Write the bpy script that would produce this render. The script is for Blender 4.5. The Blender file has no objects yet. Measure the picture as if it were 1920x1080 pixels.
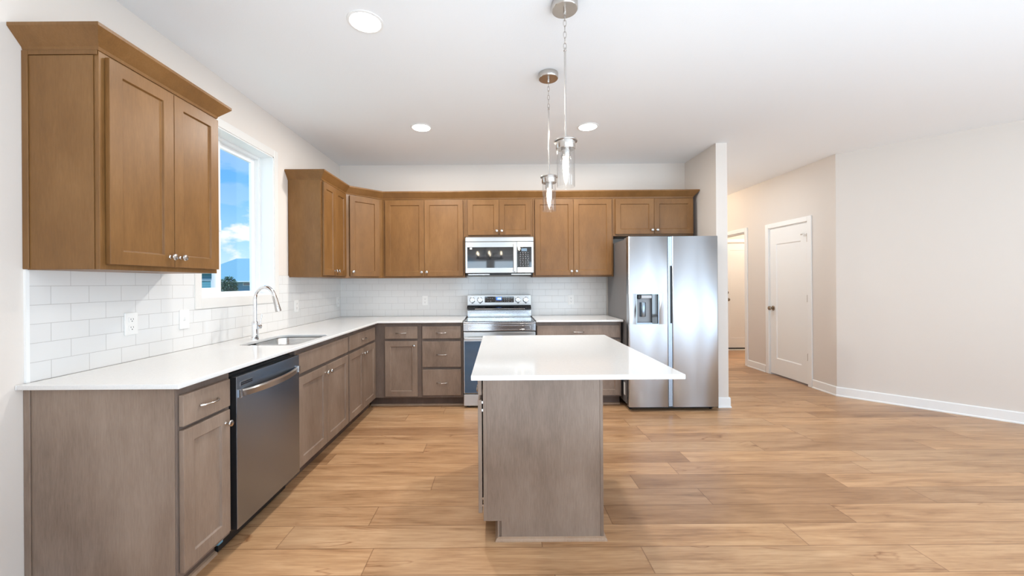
import bpy, bmesh, math, random
from mathutils import Vector, Matrix
S = bpy.context.scene
C = S.collection
PI = math.pi
random.seed(7)

# ------------------------------------------------------------------ camera, sky, lights, exposure
H = 2.748                     # ceiling height
XL, YB = -1.925, 4.74         # left wall, back wall
XF, YF = XL + .61, YB - .61   # face frames of the base runs
Y0 = 1.585                    # near end of the left run
XR, YREAR = 6.6, -4.2         # great room behind the camera

cd = bpy.data.cameras.new('camera')
cam = bpy.data.objects.new('camera', cd)
C.objects.link(cam)
cam.location = (0, 0, 1.307)
cam.rotation_euler = (PI / 2, .0068, 0)
cd.sensor_width = 36
cd.lens = 732.0 / 1920 * 36
cd.shift_x = (960 - 935.6) / 1920
cd.shift_y = -(540 - 530.9) / 1920
cd.clip_start = .02
cd.clip_end = 500
S.camera = cam

S.view_settings.view_transform = 'Standard'
S.view_settings.look = 'None'
S.view_settings.gamma = 1
S.view_settings.use_curve_mapping = False
S.view_settings.exposure = 0.12
cy = S.cycles
cy.use_denoising = True
cy.max_bounces = 10
cy.diffuse_bounces = 6
cy.glossy_bounces = 5
cy.transmission_bounces = 8
cy.transparent_max_bounces = 12
cy.sample_clamp_indirect = 6
cy.caustics_reflective = False
cy.caustics_refractive = False
cy.blur_glossy = .5


def world():
    w = bpy.data.worlds.new('sky')
    S.world = w
    w.use_nodes = True
    nt = w.node_tree
    nt.nodes.clear()
    N = nt.nodes.new
    L = nt.links.new
    out = N('ShaderNodeOutputWorld')
    bg = N('ShaderNodeBackground')
    tc = N('ShaderNodeTexCoord')
    sep = N('ShaderNodeSeparateXYZ')
    L(tc.outputs['Generated'], sep.inputs[0])
    ramp = N('ShaderNodeValToRGB')
    e = ramp.color_ramp.elements
    e[0].position = 0.0
    e[0].color = (.70, .87, 1.0, 1)
    e[1].position = .45
    e[1].color = (.10, .33, .85, 1)
    a = e.new(.09)
    a.color = (.38, .68, 1.0, 1)
    b = e.new(.2)
    b.color = (.16, .48, 1.0, 1)
    L(sep.outputs['Z'], ramp.inputs[0])
    mp = N('ShaderNodeMapping')
    mp.inputs['Scale'].default_value = (9, 9, 20)
    mp.inputs['Location'].default_value = (3.1, 1.4, .35)
    L(tc.outputs['Generated'], mp.inputs[0])
    no = N('ShaderNodeTexNoise')
    no.inputs['Scale'].default_value = 1
    no.inputs['Detail'].default_value = 7
    no.inputs['Roughness'].default_value = .55
    L(mp.outputs[0], no.inputs[0])
    th = N('ShaderNodeValToRGB')
    th.color_ramp.elements[0].position = .46
    th.color_ramp.elements[1].position = .55
    L(no.outputs['Fac'], th.inputs[0])
    band = N('ShaderNodeValToRGB')       # clouds sit low over the roofs
    be = band.color_ramp.elements
    be[0].position = 0
    be[0].color = (1, 1, 1, 1)
    be[1].position = .6
    be[1].color = (.35, .35, .35, 1)
    m1 = be.new(.13)
    m1.color = (1, 1, 1, 1)
    m2 = be.new(.17)
    m2.color = (.12, .12, .12, 1)
    L(sep.outputs['Z'], band.inputs[0])
    mul = N('ShaderNodeMath')
    mul.operation = 'MULTIPLY'
    L(th.outputs[0], mul.inputs[0])
    L(band.outputs[0], mul.inputs[1])
    mix = N('ShaderNodeMix')
    mix.data_type = 'RGBA'
    L(mul.outputs[0], mix.inputs[0])
    L(ramp.outputs[0], mix.inputs[6])
    mix.inputs[7].default_value = (.93, .95, 1, 1)
    L(mix.outputs[2], bg.inputs[0])
    bg.inputs[1].default_value = 1.15
    L(bg.outputs[0], out.inputs[0])


world()


def area(name, loc, rot, sx, sy, power, col=(1, 1, 1), shape='RECTANGLE', spread=PI):
    l = bpy.data.lights.new(name, 'AREA')
    l.shape = shape
    l.size = sx
    l.size_y = sy
    l.energy = power
    l.color = col
    l.spread = spread
    o = bpy.data.objects.new(name, l)
    C.objects.link(o)
    o.location = loc
    o.rotation_euler = rot
    return o


sun = bpy.data.lights.new('sun', 'SUN')
sun.energy = 3.6
sun.angle = .01
so = bpy.data.objects.new('sun', sun)
C.objects.link(so)
so.rotation_euler = Vector((-.3, .75, -1.3)).to_track_quat('-Z', 'Y').to_euler()

# daylight through the windows and patio doors of the great room (rear wall, right wall) and the sink window
DAY = (.64, .83, 1.0)
REAR_WIN = [(-1.45, -.35, .75, 2.3), (-.2, .62, .75, 2.3), (.95, 2.75, .03, 2.3), (3.3, 6.5, .25, 2.45)]
REAR_POW = [24, 18, 48, 150]
UP = math.radians(24)        # sky light reflected up from the sunlit ground outside
for (a, b, z0, z1), p in zip(REAR_WIN, REAR_POW):
    area('window_daylight', ((a + b) / 2, YREAR - .62, (z0 + z1) / 2 - .15), (PI / 2 + UP, 0, 0), b - a, z1 - z0, p, DAY)
SIDE_WIN = (-2.9, .3, .25, 2.45)
area('window_daylight', (XR + .62, (SIDE_WIN[0] + SIDE_WIN[1]) / 2, 1.2), (PI / 2 + UP, 0, PI / 2), SIDE_WIN[1] - SIDE_WIN[0], 2.2, 140, DAY)
# added up-facing fill light behind the camera, standing in for a bounced flash
area('bounce_fill', (2.0, -.7, .35), (PI, 0, 0), 5.2, 4.2, 172, (.64, .83, 1.0))
area('window_daylight', (XL - .42, 2.92, 1.85), (PI / 2, 0, -PI / 2), .85, 1.2, 6, DAY)

# ------------------------------------------------------------------ materials
MATS = {}


def pm(name, col, rough=.5, metal=0.0, spec=.5, emit=None, estr=1.0, coat=0.0):
    m = bpy.data.materials.new(name)
    m.use_nodes = True
    b = m.node_tree.nodes['Principled BSDF']
    b.inputs['Base Color'].default_value = (*col, 1)
    b.inputs['Roughness'].default_value = rough
    b.inputs['Metallic'].default_value = metal
    b.inputs['Specular IOR Level'].default_value = spec
    b.inputs['Coat Weight'].default_value = coat
    if emit:
        b.inputs['Emission Color'].default_value = (*emit, 1)
        b.inputs['Emission Strength'].default_value = estr
    MATS[name] = m
    return m


def nodes(m):
    nt = m.node_tree
    return nt.nodes.new, nt.links.new, nt.nodes['Principled BSDF']


def ramp(N, stops):
    r = N('ShaderNodeValToRGB')
    e = r.color_ramp.elements
    while len(e) > 1:
        e.remove(e[-1])
    e[0].position = stops[0][0]
    e[0].color = (*stops[0][1], 1)
    for p, c in stops[1:]:
        x = e.new(p)
        x.color = (*c, 1)
    return r


def math_(N, L, op, a, b=None):
    n = N('ShaderNodeMath')
    n.operation = op
    for i, v in enumerate((a, b)):
        if v is None:
            continue
        if isinstance(v, (int, float)):
            n.inputs[i].default_value = v
        else:
            L(v, n.inputs[i])
    return n.outputs[0]


def bump(N, L, b, height, strength=.1, dist=.01):
    n = N('ShaderNodeBump')
    n.inputs['Strength'].default_value = strength
    n.inputs['Distance'].default_value = dist
    L(height, n.inputs['Height'])
    L(n.outputs[0], b.inputs['Normal'])


def wood(name, c0, c1, c2, rough=.38):
    m = pm(name, c1, rough)
    N, L, b = nodes(m)
    tc = N('ShaderNodeTexCoord')
    oi = N('ShaderNodeObjectInfo')
    off = N('ShaderNodeVectorMath')
    off.operation = 'ADD'
    L(tc.outputs['Object'], off.inputs[0])
    rr = math_(N, L, 'MULTIPLY', oi.outputs['Random'], 23.0)
    cmb = N('ShaderNodeCombineXYZ')
    for i in range(3):
        L(rr, cmb.inputs[i])
    L(cmb.outputs[0], off.inputs[1])

    def noise(scale, detail, rough_):
        mp = N('ShaderNodeMapping')
        mp.inputs['Scale'].default_value = scale
        L(off.outputs[0], mp.inputs[0])
        n = N('ShaderNodeTexNoise')
        n.inputs['Scale'].default_value = 1
        n.inputs['Detail'].default_value = detail
        n.inputs['Roughness'].default_value = rough_
        L(mp.outputs[0], n.inputs[0])
        return n.outputs['Fac']
    big = noise((3.2, 3.2, 1.5), 3, .5)
    mid = noise((15, 15, 4.0), 4, .62)
    fine = noise((190, 190, 18), 3, .65)
    s = math_(N, L, 'ADD', math_(N, L, 'MULTIPLY', big, .45), math_(N, L, 'MULTIPLY', mid, .30))
    s = math_(N, L, 'ADD', s, math_(N, L, 'MULTIPLY', fine, .25))
    r = ramp(N, [(.34, c0), (.5, c1), (.66, c2)])
    L(s, r.inputs[0])
    L(r.outputs[0], b.inputs['Base Color'])
    bump(N, L, b, fine, .05, .002)
    b.inputs['Specular IOR Level'].default_value = .35
    return m


def wall_paint(name, col, bs=.06):
    m = pm(name, col, .75, spec=.25)
    N, L, b = nodes(m)
    tc = N('ShaderNodeTexCoord')
    n = N('ShaderNodeTexNoise')
    n.inputs['Scale'].default_value = 130
    n.inputs['Detail'].default_value = 3
    L(tc.outputs['Object'], n.inputs[0])
    bump(N, L, b, n.outputs['Fac'], bs, .004)
    return m


WALL = wall_paint('greige_paint', (.71, .655, .605))
CEIL = wall_paint('white_ceiling', (.865, .88, .895), .12)
TRIM = pm('white_trim', (.84, .84, .83), .4)
UWOOD = wood('honey_maple', (.140, .064, .019), (.190, .089, .027), (.235, .117, .040), .38)
BWOOD = wood('grey_brown_maple', (.170, .118, .087), (.246, .179, .136), (.315, .238, .186), .38)
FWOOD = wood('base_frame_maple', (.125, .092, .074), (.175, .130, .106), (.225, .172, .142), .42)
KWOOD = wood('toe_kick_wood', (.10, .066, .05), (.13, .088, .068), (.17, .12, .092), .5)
SHOE = wood('shoe_moulding_wood', (.30, .19, .12), (.38, .255, .17), (.44, .31, .215), .5)
CHROME = pm('chrome', (.85, .85, .86), .06, 1)
NICKEL = pm('satin_nickel', (.56, .53, .50), .24, 1)
BLACK = pm('black_plastic', (.012, .012, .013), .4)
BGLASS = pm('black_glass', (.010, .011, .013), .04, 0, .8, coat=.5)
BLUEGLASS = pm('oven_glass', (.018, .065, .13), .06, 0, .8, coat=.4)
DGREY = pm('grey_steel_side', (.20, .19, .19), .45, .35)
PLASTIC = pm('white_plastic', (.82, .81, .79), .35)
SLOT = pm('outlet_slot', (.05, .05, .05), .6)
BRASS = pm('aged_nickel', (.33, .27, .21), .25, 1)
PAPER = pm('white_paper', (.8, .8, .78), .7)
VENT = pm('grey_plastic', (.30, .31, .33), .35)
LED = pm('lamp_lens', (1, 1, 1), .5, emit=(1, .97, .92), estr=9)
BULB = pm('filament_bulb', (1, .9, .7), .3, emit=(1, .88, .70), estr=95)
DISP = pm('display_glow', (.02, .05, .2), .3, emit=(.08, .22, .95), estr=1.2)
DIGIT = pm('display_digits', (.5, .7, 1), .3, emit=(.55, .8, 1), estr=2.5)
BLUEPL = pm('blue_plastic', (.12, .35, .5), .4)
MARK = pm('grey_print', (.45, .46, .48), .5)


def steel(name, col, rough, axis, amount=.10, bs=.015, aniso=.6):
    m = pm(name, col, rough, 1)
    N, L, b = nodes(m)
    tc = N('ShaderNodeTexCoord')
    mp = N('ShaderNodeMapping')
    sc = [900, 900, 900]
    sc[axis] = 3
    mp.inputs['Scale'].default_value = sc
    L(tc.outputs['Object'], mp.inputs[0])
    n = N('ShaderNodeTexNoise')
    n.inputs['Scale'].default_value = 1
    n.inputs['Detail'].default_value = 2
    L(mp.outputs[0], n.inputs[0])
    r = math_(N, L, 'ADD', math_(N, L, 'MULTIPLY', n.outputs['Fac'], amount), rough - amount / 2)
    L(r, b.inputs['Roughness'])
    tg = N('ShaderNodeTangent')
    tg.direction_type = 'RADIAL'
    tg.axis = 'Z'
    L(tg.outputs[0], b.inputs['Tangent'])
    b.inputs['Anisotropic'].default_value = aniso
    b.inputs['Anisotropic Rotation'].default_value = .25
    # soft waviness of the sheet metal
    n2 = N('ShaderNodeTexNoise')
    n2.inputs['Scale'].default_value = 2.2
    n2.inputs['Detail'].default_value = 1
    L(tc.outputs['Object'], n2.inputs[0])
    bump(N, L, b, n2.outputs['Fac'], bs, .06)
    return m


STEEL = steel('brushed_steel', (.53, .53, .525), .28, 0, .02, .02, .8)
STEELF = steel('fridge_steel', (.72, .775, .84), .42, 0, .02, .04, .9)
STEELD = steel('dark_steel', (.31, .345, .395), .26, 0, .02, .02, .85)
SINKST = steel('sink_steel', (.70, .69, .67), .27, 0)
POLISH = pm('polished_steel', (.58, .59, .61), .18, 1)


def quartz():
    m = pm('white_quartz', (.72, .71, .695), .09, 0, .5)
    N, L, b = nodes(m)
    tc = N('ShaderNodeTexCoord')
    n = N('ShaderNodeTexNoise')
    n.inputs['Scale'].default_value = 160
    n.inputs['Detail'].default_value = 3
    L(tc.outputs['Object'], n.inputs[0])
    r = ramp(N, [(.3, (.70, .69, .675)), (.6, (.735, .725, .71))])
    L(n.outputs['Fac'], r.inputs[0])
    L(r.outputs[0], b.inputs['Base Color'])
    return m


QUARTZ = quartz()


def tile(name, axis):
    """running-bond subway tile 155 x 78.5 mm on the plane across the axis; rows counted from the worktop"""
    m = pm(name, (.8, .78, .76), .12)
    N, L, b = nodes(m)
    tc = N('ShaderNodeTexCoord')
    sep = N('ShaderNodeSeparateXYZ')
    L(tc.outputs['Object'], sep.inputs[0])
    cmb = N('ShaderNodeCombineXYZ')
    L(sep.outputs[axis], cmb.inputs[0])
    L(sep.outputs['Z'], cmb.inputs[1])
    br = N('ShaderNodeTexBrick')
    br.offset = .5
    br.inputs['Scale'].default_value = 1
    br.inputs['Brick Width'].default_value = .1555
    br.inputs['Row Height'].default_value = .0787
    br.inputs['Mortar Size'].default_value = .0011
    br.inputs['Mortar Smooth'].default_value = .25
    br.inputs['Bias'].default_value = -.4
    br.inputs['Color1'].default_value = (.735, .725, .71, 1)
    br.inputs['Color2'].default_value = (.71, .70, .685, 1)
    br.inputs['Mortar'].default_value = (.47, .45, .43, 1)
    L(cmb.outputs[0], br.inputs[0])
    L(br.outputs['Color'], b.inputs['Base Color'])
    inv = math_(N, L, 'SUBTRACT', 1.0, br.outputs['Fac'])
    bump(N, L, b, inv, .5, .0015)
    rg = math_(N, L, 'ADD', math_(N, L, 'MULTIPLY', br.outputs['Fac'], .5), .12)
    L(rg, b.inputs['Roughness'])
    return m


TILE_X = tile('subway_tile_back', 'X')
TILE_Y = tile('subway_tile_left', 'Y')


def floor_mat():
    m = pm('plank_floor', (.5, .3, .16), .33, 0, .45)
    N, L, b = nodes(m)
    tc = N('ShaderNodeTexCoord')
    sep = N('ShaderNodeSeparateXYZ')
    L(tc.outputs['Object'], sep.inputs[0])
    x, y = sep.outputs['X'], sep.outputs['Y']
    PW, PL = .180, 1.32
    ry = math_(N, L, 'DIVIDE', math_(N, L, 'ADD', y, 20.03), PW)
    row = math_(N, L, 'FLOOR', ry)
    fy = math_(N, L, 'FRACT', ry)
    wn = N('ShaderNodeTexWhiteNoise')
    wn.noise_dimensions = '1D'
    L(row, wn.inputs['W'])
    xo = math_(N, L, 'ADD', math_(N, L, 'DIVIDE', math_(N, L, 'ADD', x, 40.0), PL), math_(N, L, 'MULTIPLY', wn.outputs['Value'], 7.0))
    col = math_(N, L, 'FLOOR', xo)
    fx = math_(N, L, 'FRACT', xo)
    wn2 = N('ShaderNodeTexWhiteNoise')
    wn2.noise_dimensions = '2D'
    cm = N('ShaderNodeCombineXYZ')
    L(row, cm.inputs[0])
    L(col, cm.inputs[1])
    L(cm.outputs[0], wn2.inputs['Vector'])
    rnd = wn2.outputs['Value']
    # grain coordinates, shifted per plank
    g = N('ShaderNodeCombineXYZ')
    L(math_(N, L, 'ADD', x, math_(N, L, 'MULTIPLY', rnd, 57.0)), g.inputs[0])
    L(y, g.inputs[1])
    L(math_(N, L, 'MULTIPLY', rnd, 31.0), g.inputs[2])

    def noise(scale, detail, ro, dist=0):
        mp = N('ShaderNodeMapping')
        mp.inputs['Scale'].default_value = scale
        L(g.outputs[0], mp.inputs[0])
        n = N('ShaderNodeTexNoise')
        n.inputs['Scale'].default_value = 1
        n.inputs['Detail'].default_value = detail
        n.inputs['Roughness'].default_value = ro
        n.inputs['Distortion'].default_value = dist
        L(mp.outputs[0], n.inputs[0])
        return n.outputs['Fac']
    n1 = noise((1.6, 11, 1), 5, .62, .6)
    n2 = noise((5, 90, 1), 4, .6)
    n3 = noise((1.0, 5.2, 1), 3, .5, 1.0)
    n4 = noise((.9, 3.5, 1), 2, .5)
    s = math_(N, L, 'ADD', math_(N, L, 'MULTIPLY', n1, .6), math_(N, L, 'MULTIPLY', n2, .4))
    grain = ramp(N, [(.31, (.24, .125, .060)), (.44, (.415, .240, .125)), (.57, (.53, .330, .185)), (.70, (.61, .405, .245))])
    L(s, grain.inputs[0])
    tone = ramp(N, [(0, (.74, .67, .60)), (.14, (.80, .74, .69)), (.18, (.98, .99, 1.0)), (.5, (1.08, 1.04, .98)), (.8, (.98, .94, .89)), (.83, (.84, .80, .77)), (1, (.92, .88, .85))])
    L(rnd, tone.inputs[0])
    mx = N('ShaderNodeMix')
    mx.data_type = 'RGBA'
    mx.blend_type = 'MULTIPLY'
    mx.inputs[0].default_value = 1
    L(grain.outputs[0], mx.inputs[6])
    L(tone.outputs[0], mx.inputs[7])
    # dark cathedral veins, only in patches
    fr_ = math_(N, L, 'FRACT', math_(N, L, 'MULTIPLY', n3, 4.0))
    vd = math_(N, L, 'ABSOLUTE', math_(N, L, 'SUBTRACT', fr_, .5))
    vein = ramp(N, [(.0, (.52, .42, .35)), (.018, (.72, .62, .55)), (.075, (1, 1, 1))])
    L(vd, vein.inputs[0])
    kf = ramp(N, [(.56, (0, 0, 0)), (.66, (1, 1, 1))])
    L(n4, kf.inputs[0])
    sel = N('ShaderNodeMix')
    sel.data_type = 'RGBA'
    L(kf.outputs[0], sel.inputs[0])
    sel.inputs[6].default_value = (1, 1, 1, 1)
    L(vein.outputs[0], sel.inputs[7])
    mx2 = N('ShaderNodeMix')
    mx2.data_type = 'RGBA'
    mx2.blend_type = 'MULTIPLY'
    mx2.inputs[0].default_value = 1
    L(mx.outputs[2], mx2.inputs[6])
    L(sel.outputs[2], mx2.inputs[7])
    # seams
    ey = math_(N, L, 'MULTIPLY', math_(N, L, 'MINIMUM', fy, math_(N, L, 'SUBTRACT', 1.0, fy)), PW)
    ex = math_(N, L, 'MULTIPLY', math_(N, L, 'MINIMUM', fx, math_(N, L, 'SUBTRACT', 1.0, fx)), PL)
    ed = math_(N, L, 'MINIMUM', ex, ey)
    sm = ramp(N, [(.0004, (.50, .43, .38)), (.0022, (1, 1, 1))])
    L(ed, sm.inputs[0])
    mx3 = N('ShaderNodeMix')
    mx3.data_type = 'RGBA'
    mx3.blend_type = 'MULTIPLY'
    mx3.inputs[0].default_value = 1
    L(mx2.outputs[2], mx3.inputs[6])
    L(sm.outputs[0], mx3.inputs[7])
    L(mx3.outputs[2], b.inputs['Base Color'])
    rg = math_(N, L, 'ADD', math_(N, L, 'MULTIPLY', n2, .16), .25)
    L(rg, b.inputs['Roughness'])
    bump(N, L, b, n2, .05, .002)
    return m


FLOOR = floor_mat()


def thin_glass(name, tint=(1, 1, 1), rough=.0, refl=1.0, edge=None):
    m = bpy.data.materials.new(name)
    m.use_nodes = True
    nt = m.node_tree
    nt.nodes.clear()
    N, L = nt.nodes.new, nt.links.new
    out = N('ShaderNodeOutputMaterial')
    tr = N('ShaderNodeBsdfTransparent')
    gl = N('ShaderNodeBsdfGlossy')
    gl.inputs['Roughness'].default_value = rough
    fr = N('ShaderNodeLayerWeight')
    fr.inputs['Blend'].default_value = .5
    pw = N('ShaderNodeMath')
    pw.operation = 'POWER'
    pw.inputs[1].default_value = 4.0
    L(fr.outputs['Facing'], pw.inputs[0])
    mul = N('ShaderNodeMath')
    mul.operation = 'MULTIPLY_ADD'
    mul.inputs[1].default_value = .55 * refl
    mul.inputs[2].default_value = .04 * refl
    mx = N('ShaderNodeMixShader')
    L(pw.outputs[0], mul.inputs[0])
    L(mul.outputs[0], mx.inputs[0])
    L(tr.outputs[0], mx.inputs[1])
    L(gl.outputs[0], mx.inputs[2])
    tr.inputs[0].default_value = (*tint, 1)
    L(mx.outputs[0], out.inputs[0])
    MATS[name] = m
    return m


PANE = thin_glass('window_glass', (.97, .98, .98), 0, .6)
SHADE = thin_glass('clear_shade_glass', (.97, .97, .97), .02, 1.0)
SIDING = pm('blue_siding', (.11, .33, .50), .7)
SIDING2 = pm('teal_siding', (.10, .33, .42), .7)
SHINGLE = pm('blue_grey_shingles', (.155, .35, .46), .85)
GTRIM = pm('house_trim', (.55, .72, .80), .6)
GRASS = pm('lawn', (.10, .17, .06), .9)
LEAF = pm('shrub_leaves', (.06, .15, .10), .7)
BARK = pm('bark', (.10, .07, .05), .9)
for m_, ax, sc_ in ((SIDING, 'Z', 6.5), (SIDING2, 'Z', 6.5), (SHINGLE, 'Z', 9)):
    N, L, b = nodes(m_)
    tc_ = N('ShaderNodeTexCoord')
    wv = N('ShaderNodeTexWave')
    wv.bands_direction = ax
    wv.wave_profile = 'SAW'
    wv.inputs['Scale'].default_value = sc_ / 6.28 * 3
    wv.inputs['Distortion'].default_value = .4
    L(tc_.outputs['Object'], wv.inputs[0])
    c_ = b.inputs['Base Color'].default_value[:3]
    r_ = ramp(N, [(0, tuple(v * .72 for v in c_)), (.3, c_), (1, tuple(v * 1.12 for v in c_))])
    L(wv.outputs['Fac'], r_.inputs[0])
    L(r_.outputs[0], b.inputs['Base Color'])

# ------------------------------------------------------------------ geometry helpers


def B():
    return bmesh.new()


def box(bm, x0, x1, y0, y1, z0, z1):
    v = [bm.verts.new((x, y, z)) for z in (z0, z1) for y in (y0, y1) for x in (x0, x1)]
    for f in ((0, 2, 3, 1), (4, 5, 7, 6), (0, 1, 5, 4), (2, 6, 7, 3), (0, 4, 6, 2), (1, 3, 7, 5)):
        bm.faces.new([v[i] for i in f])
    return bm


def bx(*a):
    return box(B(), *a)


def lathe(bm, prof, M=None, seg=28):
    """prof: (radius, height) pairs turned about Z, then moved by M"""
    M = M or Matrix()
    rings = []
    for r, z in prof:
        if r < 1e-6:
            rings.append([bm.verts.new(M @ Vector((0, 0, z)))])
        else:
            rings.append([bm.verts.new(M @ Vector((r * math.cos(2 * PI * i / seg), r * math.sin(2 * PI * i / seg), z))) for i in range(seg)])
    for a, b in zip(rings, rings[1:]):
        for i in range(seg):
            j = (i + 1) % seg
            if len(a) == 1 and len(b) == 1:
                continue
            if len(a) == 1:
                bm.faces.new((a[0], b[i], b[j]))
            elif len(b) == 1:
                bm.faces.new((a[i], a[j], b[0]))
            else:
                bm.faces.new((a[i], a[j], b[j], b[i]))
    return bm


def tube(bm, pts, r, seg=12, caps=True, closed=False):
    pts = [Vector(p) for p in pts]
    n = len(pts)
    rs = r if isinstance(r, (list, tuple)) else [r] * n
    prev = None
    rings = []
    for i, p in enumerate(pts):
        if closed:
            d = pts[(i + 1) % n] - pts[i - 1]
        else:
            d = pts[min(i + 1, n - 1)] - pts[max(i - 1, 0)]
        d.normalize()
        if prev is None:
            u = d.orthogonal().normalized()
        else:
            u = (prev - d * prev.dot(d)).normalized()
        prev = u
        w = d.cross(u)
        rings.append([bm.verts.new(p + (u * math.cos(2 * PI * k / seg) + w * math.sin(2 * PI * k / seg)) * rs[i]) for k in range(seg)])
    m = n if closed else n - 1
    for i in range(m):
        a, b = rings[i], rings[(i + 1) % n]
        for k in range(seg):
            j = (k + 1) % seg
            bm.faces.new((a[k], a[j], b[j], b[k]))
    if caps and not closed:
        bm.faces.new(rings[0][::-1])
        bm.faces.new(rings[-1])
    return bm


def sweep(bm, path, prof):
    """extrude a profile of (outward offset, z) along a plan polyline; outward is to the right of travel"""
    P = [Vector(p) for p in path]
    nrm = []
    for a, b in zip(P, P[1:]):
        d = (b - a).normalized()
        nrm.append(Vector((d.y, -d.x)))
    rings = []
    for i, p in enumerate(P):
        if i == 0:
            m = nrm[0]
        elif i == len(P) - 1:
            m = nrm[-1]
        else:
            m = (nrm[i - 1] + nrm[i]) / (1 + nrm[i - 1].dot(nrm[i]))
        rings.append([bm.verts.new((p.x + m.x * o, p.y + m.y * o, z)) for o, z in prof])
    k = len(prof)
    for a, b in zip(rings, rings[1:]):
        for i in range(k):
            j = (i + 1) % k
            bm.faces.new((a[i], a[j], b[j], b[i]))
    bm.faces.new(rings[0][::-1])
    bm.faces.new(rings[-1])
    return bm


def prism(outer, holes, z0, z1):
    """flat slab with holes (plan outlines)"""
    cu = bpy.data.curves.new('tmp', 'CURVE')
    cu.dimensions = '2D'
    cu.fill_mode = 'BOTH'
    cu.extrude = (z1 - z0) / 2
    for pl in [outer] + list(holes):
        s = cu.splines.new('POLY')
        s.points.add(len(pl) - 1)
        for q, p in zip(s.points, pl):
            q.co = (p[0], p[1], 0, 1)
        s.use_cyclic_u = True
    o = bpy.data.objects.new('tmp', cu)
    C.objects.link(o)
    dg = bpy.context.evaluated_depsgraph_get()
    me = bpy.data.meshes.new_from_object(o.evaluated_get(dg))
    bm = B()
    bm.from_mesh(me)
    bmesh.ops.translate(bm, verts=bm.verts[:], vec=(0, 0, (z0 + z1) / 2))
    bmesh.ops.remove_doubles(bm, verts=bm.verts[:], dist=1e-5)
    bpy.data.objects.remove(o)
    bpy.data.curves.remove(cu)
    bpy.data.meshes.remove(me)
    return bm


def rrect(x0, x1, y0, y1, r, n=6):
    pts = []
    for cx, cy_, a0 in ((x1 - r, y1 - r, 0), (x0 + r, y1 - r, 90), (x0 + r, y0 + r, 180), (x1 - r, y0 + r, 270)):
        for i in range(n + 1):
            a = math.radians(a0 + 90 * i / n)
            pts.append((cx + r * math.cos(a), cy_ + r * math.sin(a)))
    return pts


def obj(name, bm, mat, parent=None, bevel=0.0, smooth=False, loc=None):
    bmesh.ops.recalc_face_normals(bm, faces=bm.faces[:])
    me = bpy.data.meshes.new(name)
    bm.to_mesh(me)
    bm.free()
    me.materials.append(mat)
    if smooth:
        for p in me.polygons:
            p.use_smooth = True
        try:
            me.set_sharp_from_angle(angle=math.radians(40))
        except Exception:
            pass
    o = bpy.data.objects.new(name, me)
    C.objects.link(o)
    if parent:
        o.parent = parent
    if loc:
        o.location = loc
    if bevel:
        md = o.modifiers.new('bevel', 'BEVEL')
        md.width = bevel
        md.segments = 2
        md.limit_method = 'ANGLE'
        md.angle_limit = math.radians(40)
    return o


def tag(o, label, cat, group=None, kind=None):
    o['label'] = label
    o['category'] = cat
    if group:
        o['group'] = group
    if kind:
        o['kind'] = kind
    return o


def thing(name, label, cat, loc=(0, 0, 0), rz=0, group=None, kind=None):
    o = bpy.data.objects.new(name, None)
    o.empty_display_size = .1
    C.objects.link(o)
    o.location = loc
    o.rotation_euler = (0, 0, rz)
    return tag(o, label, cat, group, kind)


def copy_tree(o, parent=None):
    c = o.copy()
    C.objects.link(c)
    if parent:
        c.parent = parent
    for ch in list(o.children):
        copy_tree(ch, c)
    return c


def lab(o, text):
    o['label'] = text
    return o


# ------------------------------------------------------------------ the shell
XS0, XS1, YS = 2.263, 2.380, 4.06      # stub wall beside the fridge
XH, YH = 3.833, 4.437                  # hall wall and its corner with the angled wall
YEND = 8.2
WINY0, WINY1, WINZ0, WINZ1 = 2.512, 3.335, 1.224, 2.395
XE, YE = XR, YH - (XR - XH)            # the angled wall meets the great room's right wall

obj('floor', bx(XL - .2, XR + .2, YREAR - .2, YEND + .1, -.06, 0), FLOOR)['kind'] = 'structure'
obj('ceiling', bx(XL - .2, XR + .2, YREAR - .2, YEND + .1, H, H + .1), CEIL)['kind'] = 'structure'


def wall_with_holes(axis, fixed0, fixed1, a0, a1, holes):
    """wall along one axis with rectangular holes (a0,a1,z0,z1)"""
    bm = B()
    cuts = sorted(set([a0, a1] + [h[0] for h in holes] + [h[1] for h in holes]))
    for p, q in zip(cuts, cuts[1:]):
        hs = sorted([h for h in holes if h[0] <= p + 1e-6 and h[1] >= q - 1e-6], key=lambda h: h[2])
        z = 0
        segs = []
        for h in hs:
            if h[2] > z:
                segs.append((z, h[2]))
            z = h[3]
        segs.append((z, H))
        for za, zb in segs:
            if axis == 'y':
                box(bm, fixed0, fixed1, p, q, za, zb)
            else:
                box(bm, p, q, fixed0, fixed1, za, zb)
    return bm


wl = obj('wall_left', wall_with_holes('y', XL - .2, XL, YREAR - .2, YEND, [(WINY0, WINY1, WINZ0, WINZ1)]), WALL)
wb = obj('wall_back', bx(XL, XS1, YB, YB + .15, 0, H), WALL)
ws = obj('wall_stub', bx(XS0, XS1, YS, YB, 0, H), WALL)
wp = obj('wall_hall_left', bx(XS1 - .12, XS1, YB + .15, YEND, 0, H), WALL)
DY0, DY1, DZ = 4.835, 5.535, 2.05      # closet door opening in the hall wall
OY0, OY1 = 6.07, 7.0                   # cased opening
wh = obj('wall_hall', wall_with_holes('y', XH, XH + .12, YH, YEND, [(DY0, DY1, 0, DZ), (OY0, OY1, 0, 2.075)]), WALL)
bm = B()
th = .12
d = Vector((XE - XH, YE - YH)).normalized()
n = Vector((-d.y, d.x)) * th
q = [(XH, YH), (XE, YE), (XE + n.x, YE + n.y), (XH + .12, YH + .06)]
lo = [bm.verts.new((x, y, 0)) for x, y in q]
hi = [bm.verts.new((x, y, H)) for x, y in q]
bm.faces.new(lo)
bm.faces.new(hi)
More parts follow.
